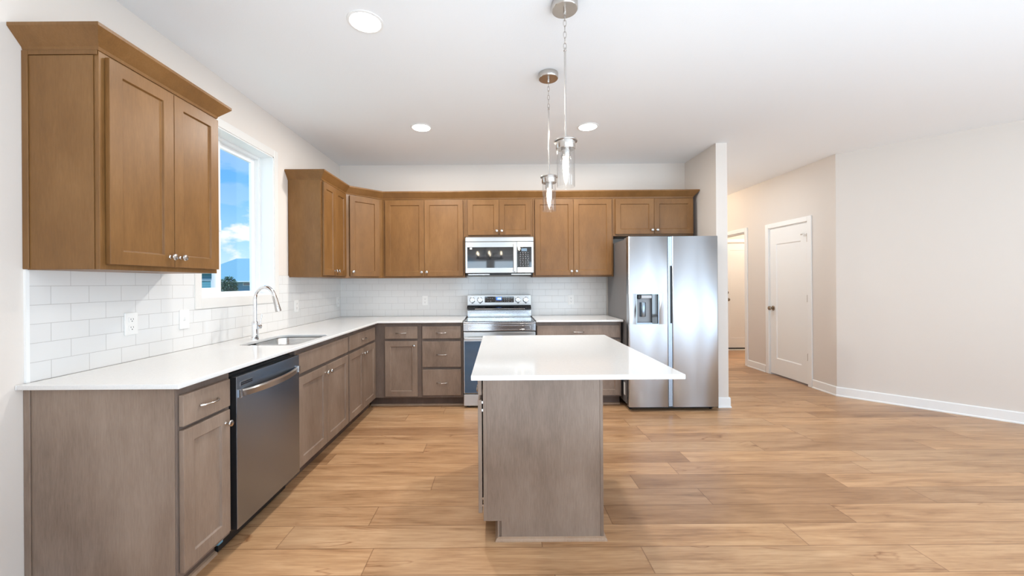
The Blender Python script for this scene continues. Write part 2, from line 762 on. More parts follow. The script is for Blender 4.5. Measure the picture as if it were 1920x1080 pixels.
for i in range(4):
    bm.faces.new((lo[i], lo[(i + 1) % 4], hi[(i + 1) % 4], hi[i]))
wr = obj('wall_right', bm, WALL)
w2 = obj('wall_great_room', wall_with_holes('y', XR, XR + .15, YREAR - .2, YE + .1, [SIDE_WIN]), WALL)
w3 = obj('wall_rear', wall_with_holes('x', YREAR - .15, YREAR, XL, XR, REAR_WIN), WALL)
w4 = obj('wall_hall_end', bx(XS1, XR, YEND, YEND + .1, 0, H), WALL)
EY = 7.43                              # wall with the entry door, seen through the cased opening
w5 = obj('wall_mudroom', wall_with_holes('x', EY, EY + .12, XH + .12, 6.0, [(4.28, 5.15, 0, 2.05)]), WALL)
w6 = obj('wall_mudroom_side', bx(6.0, 6.1, 5.6, EY, 0, H), WALL)
w7 = obj('wall_mudroom_front', bx(XH + .12, 6.0, 5.65, 5.75, 0, H), WALL)
for w in (wl, wb, ws, wp, wh, wr, w2, w3, w4, w5, w6, w7):
    w['kind'] = 'structure'

# tile, on the two kitchen walls
TB = .9145
bm = B()
y_off = 1.592
zt = .4725
box(bm, 0, .008, 0, 2.458 - y_off, 0, zt)
box(bm, 0, .008, 2.458 - y_off, 3.392 - y_off, 0, 1.154 - TB)
box(bm, 0, .008, 3.392 - y_off, YB - y_off, 0, zt)
lab(obj('backsplash', bm, TILE_Y, wl, loc=(XL, y_off, TB)), 'white subway tile backsplash')
lab(obj('tile_edge_strip', bx(XL, XL + .010, 1.580, 1.5925, TB, 1.389), TRIM, wl), 'white edge strip of the tile')
bm = B()
box(bm, 0, 1.300 - XL, -.008, 0, 0, zt)
lab(obj('backsplash', bm, TILE_X, wb, loc=(XL, YB, TB)), 'white subway tile backsplash')

# ---- sink window in the left wall
win = thing('window_1', 'white sliding window over the sink with blue sky and a neighbour roof beyond', 'window', (XL, 2.92, 1.2), kind='structure')


def L_(bm, root):
    bmesh.ops.translate(bm, verts=bm.verts[:], vec=-Vector(root.location))
    return bm


bm = B()                                # flat casing
ci, co = .055, .014
box(bm, XL, XL + co, WINY0 - ci, WINY0, WINZ0 - .07, WINZ1 + .06)
box(bm, XL, XL + co, WINY1, WINY1 + ci, WINZ0 - .07, WINZ1 + .06)
box(bm, XL, XL + co, WINY0, WINY1, WINZ1, WINZ1 + .06)
box(bm, XL, XL + co, WINY0, WINY1, WINZ0 - .07, WINZ0)
obj('casing', L_(bm, win), pm('off_white_casing', (.74, .72, .69), .4), win, .002)
bm = B()                                # jamb liner
xj = XL - .105
box(bm, xj, XL + .006, WINY0, WINY0 + .008, WINZ0, WINZ1)
box(bm, xj, XL + .006, WINY1 - .008, WINY1, WINZ0, WINZ1)
box(bm, xj, XL + .006, WINY0, WINY1, WINZ1 - .008, WINZ1)
box(bm, xj, XL + .006, WINY0, WINY1, WINZ0, WINZ0 + .008)
obj('jamb', L_(bm, win), TRIM, win)


def ring(bm, x0, x1, y0, y1, z0, z1, w, wb_=None):
    wb_ = wb_ or w
    box(bm, x0, x1, y0, y0 + w, z0, z1)
    box(bm, x0, x1, y1 - w, y1, z0, z1)
    box(bm, x0, x1, y0 + w, y1 - w, z1 - w, z1)
    box(bm, x0, x1, y0 + w, y1 - w, z0, z0 + wb_)
    return bm


bm = B()
ring(bm, XL - .165, XL - .105, WINY0, WINY1, WINZ0, WINZ1, .030, .022)
obj('frame', L_(bm, win), TRIM, win, .003)
bm = B()
ring(bm, XL - .135, XL - .112, WINY0 + .03, 2.862, WINZ0 + .022, WINZ1 - .03, .052, .042)
sl = obj('sliding_sash', L_(bm, win), TRIM, win, .003)
obj('latch', L_(bx(XL - .112, XL - .100, 2.83, 2.85, 1.70, 1.78), win), TRIM, sl, .002)
obj('pane', L_(bx(XL - .125, XL - .121, WINY0 + .08, 2.812, WINZ0 + .062, WINZ1 - .08), win), PANE, sl)
bm = B()
ring(bm, XL - .163, XL - .138, 2.835, WINY1 - .03, WINZ0 + .022, WINZ1 - .03, .038, .012)
fx = obj('fixed_sash', L_(bm, win), TRIM, win, .003)
obj('pane', L_(bx(XL - .152, XL - .148, 2.872, WINY1 - .067, WINZ0 + .033, WINZ1 - .067), win), PANE, fx)

# ---- great room windows behind the camera (seen only in reflections)
for i, (a, b, z0, z1) in enumerate(REAR_WIN):
    w_ = thing('window_%d' % (i + 2), 'white framed glazing in the rear wall behind the camera', 'window', ((a + b) / 2, YREAR, z0), kind='structure', group='great room glazing')
    bm = B()
    box(bm, a - .06, b + .06, YREAR, YREAR + .015, z1, z1 + .07)
    box(bm, a - .06, a, YREAR, YREAR + .015, z0, z1)
    box(bm, b, b + .06, YREAR, YREAR + .015, z0, z1)
    obj('casing', L_(bm, w_), TRIM, w_)
    bm = B()
    for x in ([a, (a + b) / 2 - .03, b - .06] if b - a > 1.5 else [a, b - .06]):
        box(bm, x, x + .06, YREAR - .1, YREAR - .05, z0, z1)
    box(bm, a, b, YREAR - .1, YREAR - .05, z0, z0 + .06)
    box(bm, a, b, YREAR - .1, YREAR - .05, z1 - .06, z1)
    obj('frame', L_(bm, w_), TRIM, w_)

# ---- baseboards, casings, doors of the hall
BH, BT = .105, .014


BPROF = [(0, 0), (BT + .006, 0), (BT + .006, .010), (BT, .018), (BT, BH - .008), (BT - .005, BH), (0, BH)]


def baseboard(name, path):          # travel with the room on the right-hand side
    o = obj(name, sweep(B(), path, BPROF), TRIM)
    o['kind'] = 'structure'
    return o


baseboard('baseboard_right', [(XH, DY0 - .068), (XH, YH), (XE, YE)])
baseboard('baseboard_hall', [(XH, OY0 - .065), (XH, DY1 + .068)])
baseboard('baseboard_stub', [(XS0, YS), (XS1, YS), (XS1, YEND)])
baseboard('baseboard_left', [(XL, YREAR), (XL, Y0 - .001)])


def shaker(bm, x0, x1, z0, z1, t, st=.057, rt=None, rb=None, rec=.009, slope=.004, y=0.0):
    """framed door or panel: front at y - t, a recessed flat panel inside the frame"""
    rt = rt or st
    rb = rb or rt
    o = [(x0, z0), (x1, z0), (x1, z1), (x0, z1)]
    i = [(x0 + st, z0 + rb), (x1 - st, z0 + rb), (x1 - st, z1 - rt), (x0 + st, z1 - rt)]
    k = [(x0 + st + slope, z0 + rb + slope), (x1 - st - slope, z0 + rb + slope), (x1 - st - slope, z1 - rt - slope), (x0 + st + slope, z1 - rt - slope)]
    V = lambda pl, yy: [bm.verts.new((p[0], yy, p[1])) for p in pl]
    bk, fr, inn, pn = V(o, y), V(o, y - t), V(i, y - t), V(k, y - t + rec)
    bm.faces.new(bk)
    for a, b in ((bk, fr), (fr, inn), (inn, pn)):
        for n in range(4):
            m = (n + 1) % 4
            bm.faces.new((a[n], a[m], b[m], b[n]))
    bm.faces.new(pn)
    return bm


# closet door with its casing
R90 = PI / 2
cw = .062


def casing_set(root, w, h, name='casing', jamb=.11, y=0):
    """flat casing round an opening 0..w, front at local -y, plus jambs"""
    bm = B()
    box(bm, -cw, 0, -.016, 0, 0, h + cw)
    box(bm, w, w + cw, -.016, 0, 0, h + cw)
    box(bm, 0, w, -.016, 0, h, h + cw)
    obj(name, bm, TRIM, root, .003)
    bm = B()
    box(bm, 0, .012, 0, jamb, 0, h)
    box(bm, w - .012, w, 0, jamb, 0, h)
    box(bm, .012, w - .012, 0, jamb, h - .012, h)
    obj('jamb', bm, TRIM, root, .001)


def door_knob(root, x, z, y, mat, deadbolt=None):
    M = Matrix.Translation((x, y, z)) @ Matrix.Rotation(R90, 4, 'X')
    k = obj('knob', lathe(B(), [(0, 0), (.032, 0), (.032, .006), (.026, .010), (.011, .014), (.011, .032), (.018, .036), (.027, .045), (.029, .054), (.025, .063), (.012, .068), (0, .069)], M), mat, root, smooth=True)
    if deadbolt:
        M = Matrix.Translation((x, y, deadbolt)) @ Matrix.Rotation(R90, 4, 'X')
        obj('deadbolt', lathe(B(), [(0, 0), (.031, 0), (.031, .008), (.024, .018), (.012, .020), (0, .020)], M), mat, root, smooth=True)
    return k


d1 = thing('door_1', 'white one-panel closet door in the hall wall beside the angled wall', 'door', (XH, DY1, 0), -R90, kind='structure')
dw = DY1 - DY0
casing_set(d1, dw, DZ)
obj('slab', shaker(B(), .014, dw - .014, .022, DZ - .014, .035, .112, .215, .215, .010, .012, .040), TRIM, d1)
door_knob(d1, .070, .932, .005, BRASS)
for z in (.36, 1.09):
    obj('hinge', lathe(B(), [(0, -.045), (.007, -.045), (.007, .045), (0, .045)], Matrix.Translation((dw - .011, -.002, z)), 10), NICKEL, d1, smooth=True)
h_ = obj('hinge', lathe(B(), [(0, -.045), (.007, -.045), (.007, .06), (0, .06)], Matrix.Translation((dw - .011, -.002, 1.84)), 10), NICKEL, d1, smooth=True)
obj('door_stop', tube(B(), [(dw - .011, -.006, 1.895), (dw - .05, -.022, 1.897), (dw - .085, -.024, 1.893)], [.005, .005, .008], 8), NICKEL, h_, smooth=True)

t1 = thing('trim_1', 'white cased opening in the hall wall leading to the entry', 'doorway casing', (XH, OY1, 0), -R90, kind='structure')
casing_set(t1, OY1 - OY0, 2.075, jamb=.12)

d2 = thing('door_2', 'cream entry door with knob and deadbolt seen through the cased opening', 'door', (4.28, EY, 0), 0, kind='structure')
casing_set(d2, .87, 2.05)
obj('slab', shaker(B(), .013, .857, .03, 2.036, .04, .11, .13, .2, .004, .01, .055), TRIM, d2)
door_knob(d2, .065, .965, .014, BRASS, 1.10)
obj('threshold', bx(0, .87, -.03, .05, 0, .022), TRIM, d2)
obj('door_sweep', bx(.013, .857, .008, .05, .024, .046), BLACK, d2)
obj('baseboard_mudroom', sweep(B(), [(5.212, EY), (6.0, EY)], BPROF), TRIM)['kind'] = 'structure'

# hidden hall fixture that warms the hall wall
hl = thing('ceiling_light', 'round flush ceiling light of the hallway hidden behind the stub wall', 'light', (3.05, 6.6, H))
obj('base', lathe(B(), [(0, 0), (.15, 0), (.15, -.02), (.14, -.025), (0, -.025)]), NICKEL, hl, smooth=True)
obj('lamp_shade', lathe(B(), [(.135, -.022), (.13, -.06), (.09, -.085), (0, -.095)]), pm('frosted_shade', (1, .95, .85), .4, emit=(1, .82, .6), estr=2.0), hl, smooth=True)
pl = bpy.data.lights.new('hall_lamp', 'POINT')
pl.energy = 20
pl.color = (1, .82, .62)
pl.shadow_soft_size = .12
po = bpy.data.objects.new('hall_lamp', pl)
C.objects.link(po)
po.location = (3.05, 6.6, H - .16)
pl2 = bpy.data.lights.new('entry_lamp', 'POINT')
pl2.energy = 32
pl2.color = (1, .86, .70)
pl2.shadow_soft_size = .12
po2 = bpy.data.objects.new('entry_lamp', pl2)
C.objects.link(po2)
po2.location = (4.9, 6.6, H - .3)

# ------------------------------------------------------------------ cabinets
DT = .020            # door thickness


def knob(root, x, z, y):
    M = Matrix.Translation((x, y, z)) @ Matrix.Rotation(R90, 4, 'X')
    return obj('knob', lathe(B(), [(0, 0), (.0085, 0), (.0085, .002), (.0052, .005), (.0050, .014), (.009, .018), (.0145, .022), (.0155, .026), (.0135, .030), (.006, .0325), (0, .033)], M, 20), NICKEL, root, smooth=True)


def pull(root, x, z, y, w=.105):
    pts = []
    for i in range(13):
        t = i / 12
        pts.append((x - w / 2 + w * t, y - .004 - .024 * math.sin(PI * t) ** .6, z))
    rr = [.0065 if i in (0, 12) else .0052 - .0012 * math.sin(PI * i / 12) for i in range(13)]
    return obj('pull_handle', tube(B(), pts, rr, 10), NICKEL, root, smooth=True)


def door_part(root, mat, x0, x1, z0, z1, kx=None, kz=None, y=-.002):
    d = obj('door', shaker(B(), x0, x1, z0, z1, DT, .057, y=y), mat, root, .0015)
    if kx is not None:
        knob(d, kx, kz, y - DT)
    return d


def drawer_part(root, mat, x0, x1, z0, z1, handle=True, y=-.002, name='drawer'):
    d = obj(name, bx(x0, x1, y - DT, y, z0, z1), mat, root, .002)
    if handle:
        pull(d, (x0 + x1) / 2, (z0 + z1) / 2 - .004, y - DT)
    return d


def carcass(root, mat, w, d, z0, z1, toe=False, toe_x=(0, None), hollow=False, shoe=True):
    """box, face frame and (for base units) the recessed toe kick with its shoe strip"""
    if hollow:
        bm = B()
        box(bm, .001, .014, .019, d, z0, z1)
        box(bm, w - .014, w - .001, .019, d, z0, z1)
        box(bm, .014, w - .014, d - .006, d, z0, z1)
        box(bm, .014, w - .014, .019, d - .006, z0, z0 + .013)
        obj('carcass', bm, mat, root)
    else:
        obj('carcass', bx(.001, w - .001, .019, d, z0, z1), mat, root, .0015)
    bm = B()
    box(bm, 0, w, 0, .0189, z0, z1)
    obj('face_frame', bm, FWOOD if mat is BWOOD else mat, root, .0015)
    if toe:
        a, b = toe_x[0], toe_x[1] or w
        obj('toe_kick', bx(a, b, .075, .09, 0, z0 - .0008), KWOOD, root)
        if shoe:
            bm = sweep(B(), [(a, .075), (b, .075)], [(0, 0), (.016, 0), (.015, .006), (.010, .013), (0, .017)])
            obj('shoe_moulding', bm, SHOE, root)


CT = .894            # underside of the worktops
BZ0 = .102
DRW = (.728, .857)   # top drawer row
DOOR = (.120, .703)


def base(name, label, loc, rz, w, d=.605, toe=True, group='base cabinets', toe_x=(0, None), shoe=True):
    r = thing(name, label, 'cabinet', loc, rz, group)
    carcass(r, BWOOD, w, d, BZ0, CT - .0008, toe, toe_x, name == 'sink_base_cabinet', shoe)
    return r


# left run, faces look to +X; local x runs along +Y
def ly(y):
    return y - Y0


w1 = 1.895 - Y0
c1 = base('base_cabinet', 'single-door base cabinet at the near end of the left run, tall end panel showing', (XF, Y0, 0), R90, w1, toe_x=(.0, w1))
drawer_part(c1, BWOOD, .010, w1 - .022, *DRW)
door_part(c1, BWOOD, .010, w1 - .024, .130, .712, w1 - .054, .655)
lab(obj('end_panel', bx(-.004, 0, .004, .600, 0, CT - .001), BWOOD, c1, .001), 'grain-figured end panel facing the room')
lab(obj('scribe_strip', bx(-.010, -.0042, .583, .6095, 0, CT - .001), BWOOD, c1, .0025), 'narrow strip against the wall')
obj('levelling_tab', bx(w1 - .035, w1 - .005, .03, .05, .065, BZ0 - .001), BLUEPL, c1)

y2 = 2.507
w2_ = 3.352 - y2
c2 = base('sink_base_cabinet', 'two-door sink base cabinet with a plain false drawer front under the sink', (XF, y2, 0), R90, w2_, shoe=False)
drawer_part(c2, BWOOD, .006, w2_ - .016, *DRW, handle=False, name='false_drawer_front')
mid = (w2_ - .01) / 2
door_part(c2, BWOOD, .004, mid - .0015, *DOOR, mid - .030, .652)
door_part(c2, BWOOD, mid + .0015, w2_ - .014, *DOOR, mid + .032, .652)

y3 = 3.353
w3_ = 4.128 - y3
c3 = base('base_cabinet', 'two-door base cabinet with one drawer at the inside corner of the left run', (XF, y3, 0), R90, w3_, shoe=False)
drawer_part(c3, BWOOD, .016, w3_ - .062, *DRW)
mid = (w3_ - .046) / 2
door_part(c3, BWOOD, .010, mid - .0015, *DOOR, mid - .030, .652)
door_part(c3, BWOOD, mid + .0015, w3_ - .058, *DOOR, mid + .032, .652)

# back run, faces look to -Y
cx4 = XF + .001
w4_ = -.824 - cx4
c4 = base('base_cabinet', 'single-door base cabinet with one drawer beside the corner filler on the back wall', (cx4, YF, 0), 0, w4_, toe_x=(-.07, None))
o4 = -1.205 - cx4
drawer_part(c4, BWOOD, o4, o4 + .343, *DRW)
door_part(c4, BWOOD, o4, o4 + .341, *DOOR, o4 + .309, .655)
w5_ = .438
c5 = base('base_cabinet', 'three-drawer base cabinet immediately left of the range', (-.823, YF, 0), 0, w5_)
for za, zb in (DRW, (.430, .698), (.130, .402)):
    drawer_part(c5, BWOOD, .012, w5_ - .021, za, zb)
w6_ = 1.288 - .387
c6 = base('base_cabinet', 'wide two-door base cabinet with one drawer between range and fridge, behind the island', (.387, YF, 0), 0, w6_)
drawer_part(c6, BWOOD, .010, w6_ - .016, *DRW)
mid = w6_ / 2
door_part(c6, BWOOD, .010, mid - .0015, *DOOR, mid - .03, .652)
door_part(c6, BWOOD, mid + .0015, w6_ - .016, *DOOR, mid + .03, .652)

# worktops
SX0, SX1, SY0, SY1 = -1.715, -1.325, 2.530, 3.062       # sink cut-out
top_l = prism([(XL + .009, 1.548), (XL + .652, 1.548), (XL + .652, YB - .652), (-.386, YB - .652), (-.386, YB - .009), (XL + .009, YB - .009)],
              [rrect(SX0, SX1, SY0, SY1, .07)[::-1]], CT, .914)
# the slab reaches the painted wall in front of the tile
box(top_l, XL + .0005, XL + .0095, 1.548, 1.579, CT, .914)
tag(obj('worktop', top_l, QUARTZ, None, .0025), 'L-shaped white quartz worktop around the sink corner', 'worktop', 'white quartz worktops')
tag(obj('worktop', bx(.386, 1.300, YB - .652, YB - .009, CT, .914), QUARTZ, None, .0025), 'short white quartz worktop between range and fridge', 'worktop', 'white quartz worktops')

# ---- island
IX0, IX1, IY0, IY1 = -.086, .524, 1.985, 2.885
isl = thing('kitchen_island', 'grey-brown wood island cabinet standing alone in the middle of the kitchen', 'kitchen island', (IX0, IY1, 0), -R90)
iw = IY1 - IY0
bm = B()
box(bm, 0, iw - .006, .019, IX1 - IX0 - .016, BZ0, CT - .001)
box(bm, 0, iw - .006, .079, IX1 - IX0 - .016, 0, BZ0)
obj('carcass', bm, BWOOD, isl)
obj('face_frame', bx(0, iw, 0, .0189, BZ0 - .004, CT - .001), BWOOD, isl, .001)
bm = prism([(.0195, BZ0 - .004), (.0905, BZ0 - .004), (.0905, .018), (IX1 - IX0 - .0165, .018), (IX1 - IX0 - .0165, CT - .001), (.0195, CT - .001)], [], 0, .0055)
bmesh.ops.transform(bm, matrix=Matrix(((0, 0, 1, iw - .0058), (1, 0, 0, 0), (0, 1, 0, 0), (0, 0, 0, 1))), verts=bm.verts[:])
lab(obj('end_panel', bm, BWOOD, isl), 'grain-figured panel with a notch for the toe kick')
obj('back_panel', bx(-.002, iw + .001, IX1 - IX0 - .016, IX1 - IX0, .016, CT - .001), BWOOD, isl, .0015)
obj('toe_kick', bx(0, iw - .0005, .071, .0785, .016, BZ0 - .005), BWOOD, isl)
bm = sweep(B(), [(0, .075), (iw, .075), (iw, IX1 - IX0), (0, IX1 - IX0)][::1], [(0, 0), (.016, 0), (.015, .006), (.010, .013), (0, .018)])
obj('shoe_moulding', bm, SHOE, isl)
half = iw / 2
for a, b, kx in ((.010, half - .002, half - .03), (half + .002, iw - .004, half + .03)):
    drawer_part(isl, BWOOD, a, b, .737, .862, y=-.006)
    door_part(isl, BWOOD, a, b, .136, .712, kx, .655, y=-.006)
for z in (.70, .66, .21, .175):
    obj('hinge', bx(iw - .012, iw - .004, -.006, 0, z - .006, z + .006), NICKEL, isl)
tag(obj('worktop', bx(-.122, .789, 1.655, 2.925, CT, .915), QUARTZ, None, .0025), 'rectangular white quartz worktop overhanging the kitchen island', 'worktop', 'white quartz worktops')

# ---- wall cabinets
UZ0, UZ1 = 1.374, 2.272
UD = (1.391, 2.250)
CROWN = [(0, 2.262), (.004, 2.262), (.008, 2.275), (.052, 2.328), (.055, 2.332), (.055, 2.345), (0, 2.345)]


def upper(label, loc, rz, w, d=.304, z0=UZ0, z1=UZ1):
    r = thing('wall_cabinet', label, 'cabinet', loc, rz, 'honey wood wall cabinets')
    carcass(r, UWOOD, w, d, z0, z1)
    return r


XU, YU = XL + .305, YB - .305
wu = 2.243 - Y0
u1 = upper('large wall cabinet with two doors and its own crown, hung alone left of the window', (XU, Y0, 0), R90, wu)
door_part(u1, UWOOD, .022, .3405, 1.396, 2.247, .3405 - .027, 1.445)
door_part(u1, UWOOD, .3435, wu - .012, 1.396, 2.247, .3435 + .031, 1.445)
lab(obj('end_panel', bx(-.004, 0, .0195, .2955, UZ0 + .002, 2.243), UWOOD, u1, .001), 'plain side panel facing the room')
obj('scribe_strip', bx(-.009, -.0042, .279, .3045, UZ0 + .002, 2.262), UWOOD, u1, .0025)
obj('top_rail', bx(-.007, -.0042, .0005, .279, 2.2445, 2.262), UWOOD, u1, .001)
bm = sweep(B(), [(0, .3045), (0, 0), (wu, 0), (wu, .3045)][::1], CROWN)
obj('crown', bm, UWOOD, u1, .001)

y4 = 3.566
wu2 = 4.128 - y4
u2 = upper('narrow two-door wall cabinet on the left wall between window and corner cabinet', (XU, y4, 0), R90, wu2)
door_part(u2, UWOOD, .012, .267, *UD, .267 - .027, 1.44)
door_part(u2, UWOOD, .270, wu2 - .030, *UD, .270 + .029, 1.44)
obj('end_panel', bx(-.004, 0, .006, .2955, UZ0 + .002, 2.262), UWOOD, u2, .001)

# corner unit with the slanted door
u3 = thing('wall_cabinet', 'corner wall cabinet with a single slanted door', 'cabinet', (XU, 4.129, 0), 0, 'honey wood wall cabinets')
cx0, cy0 = XU, 4.129
pl_ = [(0, 0), (XF - cx0, YU - cy0), (XF - cx0, YB - .0005 - cy0), (XL + .0005 - cx0, YB - .0005 - cy0), (XL + .0005 - cx0, 0)]
obj('carcass', prism(pl_, [], UZ0, UZ1), UWOOD, u3, .0015)
dl = Vector((XF - cx0, YU - cy0)).length
bm = shaker(B(), .040, dl - .052, UD[0], UD[1], DT, .057, y=-.002)
dd = obj('door', bm, UWOOD, u3, .0015)
dd.rotation_euler = (0, 0, math.atan2(YU - cy0, XF - cx0))
knob(dd, .040 + .028, 1.44, -.002 - DT)

# back wall
xa = XF + .001
u4 = upper('wide two-door wall cabinet between the corner cabinet and the microwave', (xa, YU, 0), 0, -.386 - xa)
door_part(u4, UWOOD, -1.285 - xa, -.8425 - xa, *UD, -.8425 - .027 - xa, 1.437)
door_part(u4, UWOOD, -.8395 - xa, -.403 - xa, *UD, -.8395 + .027 - xa, 1.437)
u5 = upper('short two-door wall cabinet directly above the microwave', (-.385, YU, 0), 0, .770, z0=1.832)
door_part(u5, UWOOD, .037, .3895, 1.852, 2.250, .3895 - .027, 1.897)
door_part(u5, UWOOD, .3925, .748, 1.852, 2.250, .3925 + .027, 1.897)
u6 = upper('wide two-door wall cabinet between microwave and fridge', (.386, YU, 0), 0, 1.299 - .386)
door_part(u6, UWOOD, .026, .4595, *UD, .4595 - .027, 1.437)
door_part(u6, UWOOD, .4625, 1.279 - .386, *UD, .4625 + .027, 1.437)
u7 = upper('short two-door wall cabinet above the fridge', (1.300, YU, 0), 0, 2.207 - 1.300, z0=1.832)
door_part(u7, UWOOD, .023, .4595, 1.852, 2.250, .4595 - .027, 1.897)
door_part(u7, UWOOD, .4625, .902, 1.852, 2.250, .4625 + .027, 1.897)
cm_ = tag(obj('crown_moulding', sweep(B(), [(XL + .001, y4), (XU, y4), (XU, 4.129), (XF, YU), (2.206, YU), (2.206, YB - .001)], CROWN), UWOOD, None, .001),
          'long honey wood crown moulding running along the far wall cabinets', 'moulding', kind='thing')

# ------------------------------------------------------------------ dishwasher (front looks to +X)
DWY = 1.8985
dwr = thing('dishwasher', 'dark stainless dishwasher with a bowed handle in the left cabinet run', 'dishwasher', (XF, DWY, 0), R90)
dww = .605
obj('tub', bx(.006, dww - .020, .02, .56, .085, .868), BLACK, dwr)
dpan = obj('door', bx(.006, dww - .004, -.032, .018, .112, .857), STEELD, dwr, .003)
obj('door_edge', bx(.0035, .006, -.030, .012, .114, .855), BLACK, dpan)
obj('toe_panel', bx(.004, dww - .004, .062, .075, .006, .11), BLACK, dwr)
bm = B()
N_ = 16
for i in range(N_):
    pass
pts = []
hb = B()
prev = None
for i in range(N_ + 1):
    t = i / N_
    x = .022 + (dww - .046) * t
    yb_ = -.034 - .042 * (1 - (2 * t - 1) ** 2) ** .8
    zc = .772 - .004 * math.sin(PI * t)
    rg = [hb.verts.new((x, yb_ + .010, zc - .019)), hb.verts.new((x, yb_, zc - .017)), hb.verts.new((x, yb_ - .003, zc + .010)), hb.verts.new((x, yb_ + .003, zc + .017)), hb.verts.new((x, yb_ + .010, zc + .017))]
    if prev:
        for k in range(5):
            j = (k + 1) % 5
            hb.faces.new((prev[k], prev[j], rg[j], rg[k]))
    else:
        hb.faces.new(rg[::-1])
    prev = rg
hb.faces.new(prev)
obj('handle', hb, STEEL, dpan, smooth=True)
for x in (.024, dww - .026):
    obj('handle_mount', bx(x - .008, x + .008, -.046, -.032, .752, .792), POLISH, dpan, .002)
bm = B()
ring(bm, -.0335, -.0322, 0, 1, 0, 1, .1) if False else None
bm = B()
box(bm, .030, .130, -.0340, -.0322, .806, .828)
vt = obj('vent', bm, POLISH, dpan, .001)
obj('vent_slot', bx(.036, .124, -.0346, -.0341, .8185, .8235), BLACK, vt)
obj('vent_slot', bx(.036, .124, -.0346, -.0341, .8100, .8150), BLACK, vt)

# ------------------------------------------------------------------ range
rg_ = thing('range', 'stainless electric range with a raised control panel between base cabinets', 'range', (0.0, YF, 0), 0)
RW = .379
yf = -.040            # front plane of the oven, world 4.09
obj('body', bx(-RW + .003, RW - .003, 0, .585, .035, .885), DGREY, rg_)
bm = B()
box(bm, -RW, RW, -.048, .565, .886, .902)
obj('cooktop_frame', bm, POLISH, rg_, .003)
ct_ = obj('cooktop_glass', bx(-RW + .010, RW - .010, -.036, .500, .9022, .9075), BGLASS, rg_, .001)
for (bx_, by_, br_) in ((-.19, .10, .115), (.19, .10, .10), (-.19, .36, .08), (.19, .36, .08), (0, .38, .06)):
    pts = [(bx_ + br_ * math.cos(2 * PI * i / 40), by_ + br_ * math.sin(2 * PI * i / 40), .9076) for i in range(40)]
    obj('burner_ring', tube(B(), pts, .0012, 4, closed=True), MARK, ct_)
fp = obj('front_panel', bx(-RW, RW, -.046, 0, .806, .8855), POLISH, rg_, .004)
bm = B()
ring(bm, -.0488, -.0462, 0, 1, 0, 1, .1) if False else None
bm = B()
x0, x1, z0, z1 = -.325, .325, .820, .862
for a in ((x0, x1, z1 - .004, z1), (x0, x1, z0, z0 + .004), (x0, x0 + .006, z0 + .004, z1 - .004), (x1 - .006, x1, z0 + .004, z1 - .004)):
    box(bm, a[0], a[1], -.0500, -.0461, a[2], a[3])
obj('trim_frame', bm, CHROME, fp, .001)
od = obj('oven_door', bx(-RW + .002, RW - .002, yf, -.001, .152, .796), STEEL, rg_, .004)
obj('oven_window', bx(-RW + .012, RW - .012, yf - .003, yf - .0005, .158, .700), BLUEGLASS, od, .001)
bm = B()
box(bm, -RW + .010, RW - .010, yf - .052, yf - .034, .720, .750)
hd = obj('handle', bm, STEEL, od, .006)
for x in (-RW + .03, RW - .03):
    obj('handle_mount', bx(x - .014, x + .014, yf - .0335, yf, .724, .746), POLISH, hd, .002)
obj('storage_drawer', bx(-RW + .002, RW - .002, yf, -.001, .022, .143), STEEL, rg_, .004)
for x in (-.33, .33):
    for y in (.02, .5):
        obj('foot', lathe(B(), [(0, 0), (.018, 0), (.018, .012), (.010, .014), (.010, .036), (0, .036)], Matrix.Translation((x, y, 0)), 14), BLACK, rg_)
# backguard
bgY = .500
bk = obj('backguard', bx(-.376, .376, bgY + .012, .600, .9035, 1.166), STEEL, rg_, .003)
obj('lower_strip', bx(-.376, .376, bgY + .000, bgY + .0115, .915, .984), POLISH, bk, .003)
bm = B()
vs = [(-.010, .990), (-.028, .998), (-.030, 1.012), (.0115, 1.046), (.0115, .990)]
fr_ = [bm.verts.new((-.378, bgY + y, z)) for y, z in vs]
bk_ = [bm.verts.new((.378, bgY + y, z)) for y, z in vs]
bm.faces.new(fr_)
bm.faces.new(bk_[::-1])
for i in range(5):
    j = (i + 1) % 5
    bm.faces.new((fr_[i], fr_[j], bk_[j], bk_[i]))
vh = obj('vent_hood', bm, BGLASS, bk, .002)
obj('vent_bar', bx(-.285, .30, bgY - .0335, bgY - .0305, 1.000, 1.008), CHROME, vh, .001)
cp = obj('control_panel', bx(-.376, .376, bgY - .004, bgY + .0115, 1.052, 1.166), STEEL, bk, .004)
dg = obj('display', bx(-.170, .176, bgY - .0062, bgY - .0042, 1.078, 1.150), BGLASS, cp, .001)
obj('clock_window', bx(-.035, .030, bgY - .0070, bgY - .0063, 1.106, 1.142), DISP, dg)
SEG = {'a': (0, 1, 2, 2), 'b': (1, 1, 1, 2), 'c': (1, 1, 0, 1), 'd': (0, 1, 0, 0), 'e': (0, 0, 0, 1), 'f': (0, 0, 1, 2), 'g': (0, 1, 1, 1)}
DIG = {'1': 'bc', '2': 'abged', '0': 'abcdef'}


def digits(txt, x, z, w, h, y, t=.0022):
    bm = B()
    for ch in txt:
        if ch == ':':
            box(bm, x, x + t, y - .0005, y, z + h * .25, z + h * .25 + t)
            box(bm, x, x + t, y - .0005, y, z + h * .7, z + h * .7 + t)
            x += t * 2.4
            continue
        for s in DIG[ch]:
            a, b_, c_, d_ = SEG[s]
            box(bm, x + a * w - (t / 2), x + b_ * w + (t / 2), y - .0005, y, z + c_ * h / 2 - t / 2, z + d_ * h / 2 + t / 2)
        x += w + t * 2
    return bm


